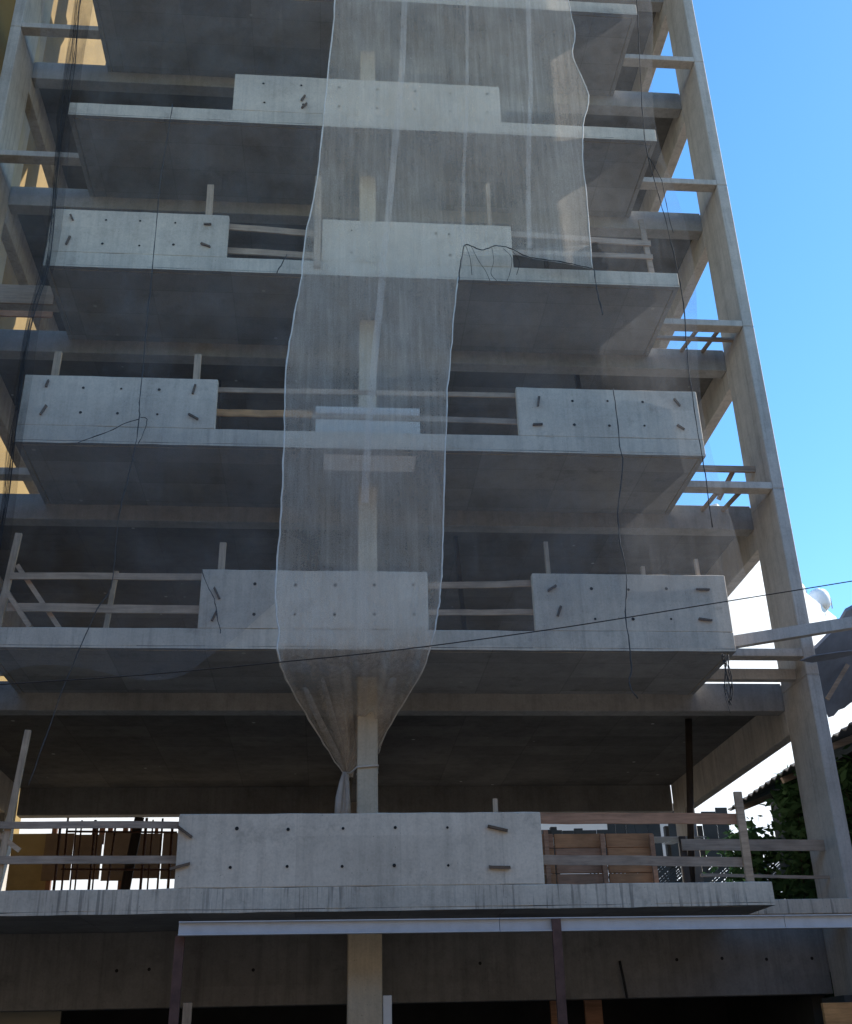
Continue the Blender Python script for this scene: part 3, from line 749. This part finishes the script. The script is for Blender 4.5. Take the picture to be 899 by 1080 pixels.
# left bundle: many strands
bm = NB()
base = smooth_pts(C_BUNDLE, 4)
for s in range(8):
    ph = random.uniform(0, 6); sp = random.uniform(-1, 1)
    pts = []
    for i, p in enumerate(base):
        wv = .12 if p.z > 15 else .07
        pts.append((p.x + sp*wv + .025*math.sin(i*.35+ph), p.y + .05*math.sin(i*.31+ph), p.z))
    bm_tube(bm, pts, random.choice((.003, .004, .007)), 4, jitter=.3)
pr_ = None
for i, p in enumerate(base):
    wv = .15 if p.z > 15 else .10
    row = [bm.verts.new((p.x+wv*t, p.y+.04*math.sin(7*t+i*.3), p.z)) for t in (-1, -.5, 0, .5, 1)]
    if pr_:
        for k in range(4):
            f = bm.faces.new((pr_[k], pr_[k+1], row[k+1], row[k])); f.material_index = 1; f.smooth = True
    pr_ = row
tag(obj('bundled_net', bm, [M['cord'], M['darknet']], recalc=False), 'gathered strands of dark net hanging down the far left beside the balcony ends', 'net')

def fine_net(x0, x1, zt, zb, sagf, label, lefttab=None, righttab=None):
    bm = NB(); nx, nz = 26, 60; grid = []
    for a in range(nz+1):
        row = []
        for b in range(nx+1):
            u = b/nx; v = a/nz
            z = zt + (zb(u)-zt)*v
            xa = x0(z) if callable(x0) else x0; xb = x1(z) if callable(x1) else x1
            x = xa+(xb-xa)*u
            row.append(bm.verts.new((x, 13.30+.045*math.sin(2.1*x+.6*z)+.02*math.sin(5.3*x-.9*z), z)))
        grid.append(row)
    for A, C in zip(grid, grid[1:]):
        for b in range(nx): bm.faces.new((A[b], A[b+1], C[b+1], C[b])).smooth = True
    tag(obj('fine_net', bm, M['veil'], recalc=False), label, 'net', 'fine grey nets over both sides of the facade')
random.seed(4)
fine_net(lambda z: -4.75-.03*(z-10)+.10*math.sin(z*.9), lambda z: lx(z)[0]-.01, 21.5, lambda u: 5.4+1.3*u+.35*math.sin(u*7), 0,
         'wide fine grey net, barely visible, veiling the left half of the facade')
fine_net(lambda z: (ux(z)[0]+.01 if z > 12.7 else rx(max(z, 6.6))[0]+.01+(.0)), lambda z: 5.42+.12*math.sin(z*1.1), 21.5, lambda u: 6.33+.04*math.sin(u*9), 0,
         'wide fine grey net, barely visible, veiling the right half of the facade')
bm = NB(); bm_tube(bm, smooth_pts(CABLE, 4), .0052, 6)
tag(obj('overhead_cable', bm, M['cable']), 'thin black overhead cable crossing the photo and rising to the right', 'cable')

# ---------------------------------------------------------------- steel frame over the entrance
SF = thing('steel_canopy_frame', (2, 13.0, 0.126), 'pale galvanised steel channel on rusty posts in front of the ground floor', 'steel frame')
bm = NB()
for (xa, xb) in ((-1.585, 1.93), (1.936, 5.2), (5.206, 9.6)):
    za = 2.978 - .0035*(xa+1.58); zb = 2.978 - .0035*(xb+1.58)
    bm_bar(bm, (xa, 13.0, za), (xb, 13.0, zb), .05, .118)
    bm_bar(bm, (xa, 12.985, za+.066), (xb, 12.985, zb+.066), .09, .012)
    bm_bar(bm, (xa, 12.985, za-.066), (xb, 12.985, zb-.066), .09, .012)
obj('channel', bm, M['galv'], SF)
for (xa, ztop) in ((-1.575, 2.91), (2.565, 3.02)):
    bm = NB()
    bm_bar(bm, (xa-.02, 12.93 if xa > 0 else 13.06, .127), (xa, 12.93 if xa > 0 else 13.06, ztop), .022, .10, up=(1, 0, 0))
    bm_bar(bm, (xa-.062, 12.96 if xa > 0 else 13.09, .127), (xa-.042, 12.96 if xa > 0 else 13.09, ztop), .05, .012, up=(1, 0, 0))
    bm_bar(bm, (xa+.02, 12.96 if xa > 0 else 13.09, .127), (xa+.045, 12.96 if xa > 0 else 13.09, ztop), .05, .012, up=(1, 0, 0))
    obj('post', bm, M['rustz'], SF)

bm = NB(); bm_tube(bm, [(3.826, 15.27, 2.745), (3.85, 15.26, 2.55), (3.88, 15.27, 2.30)], .017, 6)
tag(obj('dangling_rod', bm, M['cord']), 'short dark rod hanging against the ground floor beam right of the right rusty post', 'rod')
# things standing in the dark ground floor
GG = 'timbers and boards standing in the ground floor'
def stand(x0, x1, y, z1, m, label, name='timber_stud', cat='timber'):
    bm = NB(); bm_box(bm, x0, x1, y, y+.06, .0, z1, bev=.004)
    tag(obj(name, bm, M[m]), label, cat, GG)
stand(-1.60, -1.50, 14.0, 2.29, 'woodz', 'pale timber stud beside the left rusty steel post at the ground floor')
stand(.685, .785, 14.05, 2.326, 'board', 'white painted stud just right of the wide ground floor column', )
stand(5.92, 6.5, 14.0, 2.144, 'wood_or', 'tan plywood board at the bottom right corner of the ground floor', 'plywood_board', 'board')
stand(3.05, 3.24, 16.2, 2.6, 'wood_red', 'reddish plank in the dark ground floor, first right of the right rusty post')
stand(3.52, 3.76, 16.2, 2.6, 'wood_red', 'reddish plank in the dark ground floor, second right of the right rusty post')
stand(-4.2, -3.35, 15.9, 2.55, 'cream', 'pale board standing for a lit patch at the bottom left corner behind the ground floor beam', 'lit_patch_board', 'board')  # lit beige patch built as a pale board
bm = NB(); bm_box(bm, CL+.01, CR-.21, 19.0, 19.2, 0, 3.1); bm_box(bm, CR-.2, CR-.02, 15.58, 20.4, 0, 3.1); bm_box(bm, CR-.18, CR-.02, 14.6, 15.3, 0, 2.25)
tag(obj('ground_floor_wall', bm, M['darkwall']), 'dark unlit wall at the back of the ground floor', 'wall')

# ---------------------------------------------------------------- unseen terrace across the street, added to block low sky and bounce light
OP = thing('unseen_terrace', (0, -7, 0), 'unseen brick terrace with shuttered windows across the street, added to block low sky and bounce warm light', 'building')
bm = NB(); bm_box(bm, -45, 45, -16, -6.2, 0, 12.5); obj('wall', bm, M['opbrick'], OP)
bm = NB(); bm_box(bm, -45.2, 45.2, -16.2, -5.9, 12.502, 12.9, bev=.02); obj('cornice', bm, M['roof'], OP)
for i in range(14):
    for j in range(3):
        bm = NB(); x = -42+i*6.2; zz = 1.2+j*3.6
        bm_box(bm, x, x+1.3, -6.197, -6.12, zz, zz+1.9); obj('window_shutter', bm, M['wood_dk'], OP)

# ---------------------------------------------------------------- behind the building
RH = thing('board_screen', (-4.3, 25, 0), 'brown board screen behind the open first floor at left, light above and below', 'screen')
bm = NB()
for i in range(9):
    x0 = -6.0+i*.62
    bm_box(bm, x0, x0+random.uniform(.57, .612), 25.0+random.uniform(-.02, .02), 25.03, 5.22+random.uniform(0, .06), 6.24+random.uniform(-.05, .03))
obj('boards', bm, M['brick'], RH)
for x in (-5.9, -4.4, -3.1, -1.2):
    bm = NB(); bm_box(bm, x, x+.1, 25.04, 25.14, 0, 6.42); obj('post', bm, M['rust'], RH)
bm = NB()
for x in [-5.05, -4.9, -4.72, -4.25, -3.95, -3.72, -3.2]:
    bm_box(bm, x, x+random.uniform(.05, .12), 25.04, 25.09, 6.0, 6.40)
obj('batten', bm, M['rust'], RH)
t = thing('yard_wall', (-6.6, 25.6, 0), 'short ochre yard wall seen through the left of the open first floor', 'wall')
bm = NB(); bm_box(bm, -9, -5.95, 25.4, 25.65, 0, 6.30, bev=.01); obj('wall', bm, M['yellow'], t)
GPp = 'rusty starter bars on the first floor'
ords = ['first', 'second', 'third', 'fourth', 'fifth', 'sixth', 'seventh', 'eighth', 'ninth', 'tenth', 'eleventh']
for i, (x, y, zt) in enumerate([(-4.62, 20.2, 5.50), (-4.45, 20.0, 5.56), (-4.34, 20.3, 5.45), (-4.22, 20.0, 5.52), (-4.05, 20.4, 5.60), (-3.93, 20.0, 5.40), (-3.74, 20.3, 5.47),
                                (-3.12, 20.0, 5.55), (-2.98, 19.9, 5.50), (-2.88, 20.3, 5.60), (-2.70, 20.1, 5.42)]):
    bm = NB(); bm_tube(bm, [(x, y, 3.345), (x+random.uniform(-.02, .02), y, 4.4), (x+random.uniform(-.04, .04), y, zt)], random.choice((.014, .018, .024)), 6)
    tag(obj('rusty_bar', bm, M['rust']), f'{ords[i]} rusty upright bar from the left behind the lowest left guardrail', 'bar', GPp)
bm = NB(); bm_bar(bm, (-3.55, 20.3, 3.35), (-3.30, 20.3, 5.62), .16, .05, up=(0, 1, 0))
tag(obj('leaning_plank', bm, M['wood_dk']), 'dark plank leaning among the rusty bars behind the lowest left guardrail', 'plank')
for (zz, lab) in ((5.35, 'upper'), (4.72, 'lower')):
    bm = NB(); bm_tube(bm, [(-4.5, 20.1, zz), (-2.6, 20.1, zz-.03)], .018, 6)
    tag(obj('steel_rod', bm, M['rust']), f'{lab} thin rusty rod tying the rusty bars behind the lowest left guardrail', 'rod', 'rods tying the rusty bars')

# lattice and boards behind on the right
t = thing('board_fence', (7.2, 25, 0), 'dark ragged board fence with lattice foot behind the open first floor at right', 'fence')
bm = NB()
xs = 4.6
random.seed(21)
while xs < 8.9:
    w = random.uniform(.16, .34)
    if not (7.35 < xs < 7.55 or 8.15 < xs < 8.3 or 8.55 < xs < 8.75):
        bm_box(bm, xs, xs+w*.95, 24.98+random.uniform(-.02, .02), 25.02, 5.44+random.uniform(-.05, .05), (6.20 if xs < 6.05 else 6.6)+random.uniform(-.03, .06 if xs < 6.05 else .2))
    xs += w
obj('boards', bm, M['darkwall'], t)
bm = NB()
for i in range(44):
    x = 5.7+i*.09+random.uniform(-.012, .012)
    bm_bar(bm, (x, 25.05, 4.55), (x+1.25, 25.05, 5.5), .02, random.uniform(.035, .06))
    bm_bar(bm, (x+.5, 25.08, 4.55), (x, 25.08, 5.5), .02, random.uniform(.02, .045))
obj('lattice', bm, M['darkwall'], t)
for x in (5.0, 6.95, 7.62, 8.35, 9.6):
    bm = NB(); bm_box(bm, x, x+.14, 25.1, 25.24, 0, 6.3); obj('post', bm, M['darkwall'], t)

# left neighbour: ochre side wall close to the building
OB = thing('ochre_building', (-10, 19, 0), 'tall ochre rendered neighbouring building close beside the left columns', 'building')
bm = NB(); bm_box(bm, -16, -7.1, 11.5, 27.0, 0, 34); obj('wall', bm, M['ochre'], OB)
bm = NB(); bm_box(bm, -7.1+.002, -7.03, 17.6, 19.5, 0, 34, bev=.01); obj('cream_pier', bm, M['cream'], OB)
bm = NB(); bm_box(bm, -16.2, -6.95, 11.3, 27.2, 34.002, 34.4, bev=.02); obj('roof_coping', bm, M['cream'], OB)

# white building beyond on the right, facing the sun
WB = thing('white_building', (22, 50, 0), 'blinding white sunlit building behind the right column, with a low rooftop block', 'building')
def rbox(bm, u0, u1, v0, v1, z0, z1, bev=0):
    """box in the white building's own axes, u along the face, v into it"""
    vs = bm_box(bm, u0, u1, v0, v1, z0, z1)
    m = Matrix.Translation((20, 45, 0)) @ Matrix.Rotation(math.radians(48), 4, 'Z')
    bmesh.ops.transform(bm, matrix=m, verts=vs)
bm = NB(); rbox(bm, -4.6, 2.0, 0, 5, 0, 22.9); obj('wall', bm, M['white'], WB)
bm = NB(); rbox(bm, -14, -4.6, 0, 4.9, 0, 19.2); obj('left_wing', bm, M['white'], WB)
bm = NB(); rbox(bm, 2.0, 9.0, 0, 10, 0, 21.75); obj('rooftop_block', bm, M['white'], WB)
bm = NB(); rbox(bm, 9.0, 34, 0, 10, 0, 19.3); obj('lower_wing', bm, M['white'], WB)
bm = NB(); rbox(bm, -4.7, 2.1, .3, 5.1, 22.902, 23.1); obj('roof_coping', bm, M['white'], WB)
PB = thing('pale_backdrop', (-6, 46, 0), 'pale building added far behind the open first floor to whiten the gaps at left', 'building')  # made-up building, turned to the sun so the gaps read white
def pbox(bm, u0, u1, v0, v1, z0, z1):
    vs = bm_box(bm, u0, u1, v0, v1, z0, z1)
    bmesh.ops.transform(bm, matrix=Matrix.Translation((-6, 42, 0)) @ Matrix.Rotation(math.radians(48), 4, 'Z'), verts=vs)
bm = NB(); pbox(bm, -16, 12, 0, 10, 0, 14.0); obj('wall', bm, M['white'], PB)
bm = NB(); pbox(bm, -16.2, 12.2, .3, 10.2, 14.002, 14.3); obj('roof_coping', bm, M['cream'], PB)

def tank(p, r, lab):
    t = thing('water_tank', p, lab, 'water tank', 'white rooftop water tanks')
    bm = NB()
    prof = [(0, 0), (.75*r, .02*r), (.97*r, .35*r), (r, .9*r), (.95*r, 1.4*r), (.7*r, 1.8*r), (.3*r, 1.95*r), (.28*r, 2.02*r), (0, 2.04*r)]
    n = 20; rings = []
    for (rr, h) in prof:
        rings.append([bm.verts.new((p[0]+rr*math.cos(2*math.pi*i/n), p[1]+rr*math.sin(2*math.pi*i/n), p[2]+h)) for i in range(n)])
    for A, C in zip(rings, rings[1:]):
        for i in range(n): bm.faces.new((A[i], A[(i+1) % n], C[(i+1) % n], C[i])).smooth = True
    bmesh.ops.remove_doubles(bm, verts=bm.verts[:], dist=1e-4)
    obj('shell', bm, M['tank'], t)
    bm = NB(); bm_tube(bm, [(p[0]+r*1.02, p[1]-.1, p[2]+.002), (p[0]+r*1.05, p[1]-.1, p[2]+r), (p[0]+.6*r, p[1]-.1, p[2]+1.95*r)], .03, 6)
    obj('pipe', bm, M['galv'], t)
TB = [(24.75, 50.6, 21.752), (23.0, 49.2, 21.752)]
tank(TB[0], .54, 'round white water tank on the low white rooftop block right of the right column')
tank(TB[1], .42, 'smaller white water tank half hidden behind the right column')

# low house at the right with corrugated eave and creepers
HB = thing('low_house', (11, 18, 0), 'low dark house with a corrugated eave at the right behind the right column', 'house')
bm = NB(); bm_box(bm, 8.5, 15, 13.0, 21.0, 0, 6.0); obj('wall', bm, M['darkwall'], HB)
bm = NB()
nc = 120; ya, yb = 12.0, 20.6; pr_ = None
for i in range(nc+1):
    y = ya+(yb-ya)*i/nc; d = .028*math.cos(i*math.pi/2.0)
    a = [bm.verts.new((7.5, y, 5.83-.02*(y-15)+d)), bm.verts.new((12, y, 7.5-.02*(y-15)+d)), bm.verts.new((12, y, 7.52-.02*(y-15)+d)), bm.verts.new((7.5, y, 5.85-.02*(y-15)+d))]
    if pr_:
        for k in range(4): bm.faces.new((pr_[k], pr_[(k+1) % 4], a[(k+1) % 4], a[k]))
    else: bm.faces.new(a)
    pr_ = a
bm.faces.new(pr_)
obj('corrugated_roof', bm, M['roof'], HB)
for y in (14, 16, 18, 20):
    bm = NB(); bm_bar(bm, (7.56, y, 5.76-.02*(y-15)), (8.49, y, 6.09-.02*(y-15)), .08, .1); obj('rafter', bm, M['wood_gr'], HB)

def creeper(base, n, spread, h, label, seed):
    random.seed(seed)
    t = thing('climbing_plant', base, label, 'plant', 'climbing plants on the low house')
    bm = NB()
    tips = []
    for s in range(8):
        p = Vector(base)+Vector((random.uniform(-.15, .15), random.uniform(-.4, .4), 0)); pts = [p.copy()]
        for j in range(7):
            p = p + Vector((random.uniform(-.14, .1), random.uniform(-1, 1)*spread/7, h/7)); pts.append(p.copy())
        bm_tube(bm, pts, [.03*(1-.1*j) for j in range(8)], 5); tips += pts[2:]
    obj('stem', bm, M['ptrunk'], t)
    bm = NB()
    for i in range(n):
        c = random.choice(tips)+Vector((random.gauss(0, .16), random.gauss(0, .30), random.gauss(0, .20)))
        s = random.uniform(.06, .15)
        u = Vector((random.gauss(0, 1), random.gauss(0, 1), random.gauss(0, .6))).normalized()
        w = u.cross(Vector((random.gauss(0, 1), random.gauss(0, 1), random.gauss(0, 1)))).normalized()
        q = [c-u*s, c+w*s*.45-u*.1*s, c+u*s, c-w*s*.45-u*.1*s]
        bm.faces.new([bm.verts.new(v) for v in q])
    obj('foliage', bm, M['leaf'], t, recalc=False)
creeper((8.05, 18.6, 0), 5200, 1.9, 5.5, 'tall dark green creeper under the corrugated eave just left of the right column base', 3)
creeper((8.2, 16.2, 0), 2600, 1.2, 5.3, 'dark green creeper on the low house right of the right column base', 5)
creeper((8.0, 20.6, 0), 3000, 1.3, 5.0, 'thin creeper at the far end of the low house beside the ragged fence', 9)

# ---------------------------------------------------------------- camera
cam = bpy.data.cameras.new('camera'); co = bpy.data.objects.new('camera', cam); COL.objects.link(co)
cam.sensor_fit = 'HORIZONTAL'; cam.sensor_width = 36; cam.lens = 46.874
cam.clip_start = .1; cam.clip_end = 3000
yaw, pitch, roll = .0945, .4617, -.0259
def cam_axis(v):       # camera-frame vector (right, forward, up) -> world
    x, f, u = v
    c, s = math.cos(pitch), math.sin(pitch)
    y = c*f - s*u; z = s*f + c*u
    c, s = math.cos(yaw), math.sin(yaw)
    return Vector((c*x+s*y, -s*x+c*y, z))
cr, sr = math.cos(roll), math.sin(roll)
right = cam_axis((cr, 0, sr)); up = cam_axis((-sr, 0, cr)); back = -cam_axis((0, 1, 0))
co.matrix_world = Matrix(((right.x, up.x, back.x, 0), (right.y, up.y, back.y, 0), (right.z, up.z, back.z, 1.6), (0, 0, 0, 1)))
SC.camera = co

# ---------------------------------------------------------------- light
el, az = math.radians(40), math.radians(70)       # azimuth clockwise from +Y
S = Vector((math.sin(az)*math.cos(el), math.cos(az)*math.cos(el), math.sin(el)))
w = bpy.data.worlds.new('World'); SC.world = w; w.use_nodes = True
nt = w.node_tree; nt.nodes.clear()
sky = nt.nodes.new('ShaderNodeTexSky'); sky.sky_type = 'NISHITA'; sky.sun_disc = False
sky.sun_elevation = el; sky.sun_rotation = az; sky.air_density = 1.0; sky.dust_density = .1; sky.ozone_density = 2.5
bg = nt.nodes.new('ShaderNodeBackground'); bg.inputs['Strength'].default_value = .13
ow = nt.nodes.new('ShaderNodeOutputWorld')
hs = nt.nodes.new('ShaderNodeHueSaturation'); hs.inputs['Saturation'].default_value = 1.24; hs.inputs['Hue'].default_value = .498
nt.links.new(sky.outputs[0], hs.inputs['Color']); nt.links.new(hs.outputs[0], bg.inputs[0]); nt.links.new(bg.outputs[0], ow.inputs[0])
sl = bpy.data.lights.new('sun', 'SUN'); sl.energy = 4.0; sl.angle = math.radians(.53); sl.color = (1.0, .95, .87)
so = bpy.data.objects.new('sun', sl); COL.objects.link(so)
so.rotation_euler = (-S).to_track_quat('-Z', 'Y').to_euler()

SC.view_settings.view_transform = 'Standard'; SC.view_settings.look = 'None'
SC.view_settings.gamma = 1; SC.view_settings.exposure = EXPOSURE
SC.view_settings.use_curve_mapping = False
SC.cycles.max_bounces = 8; SC.cycles.diffuse_bounces = 5; SC.cycles.transparent_max_bounces = 16
SC.cycles.use_denoising = True
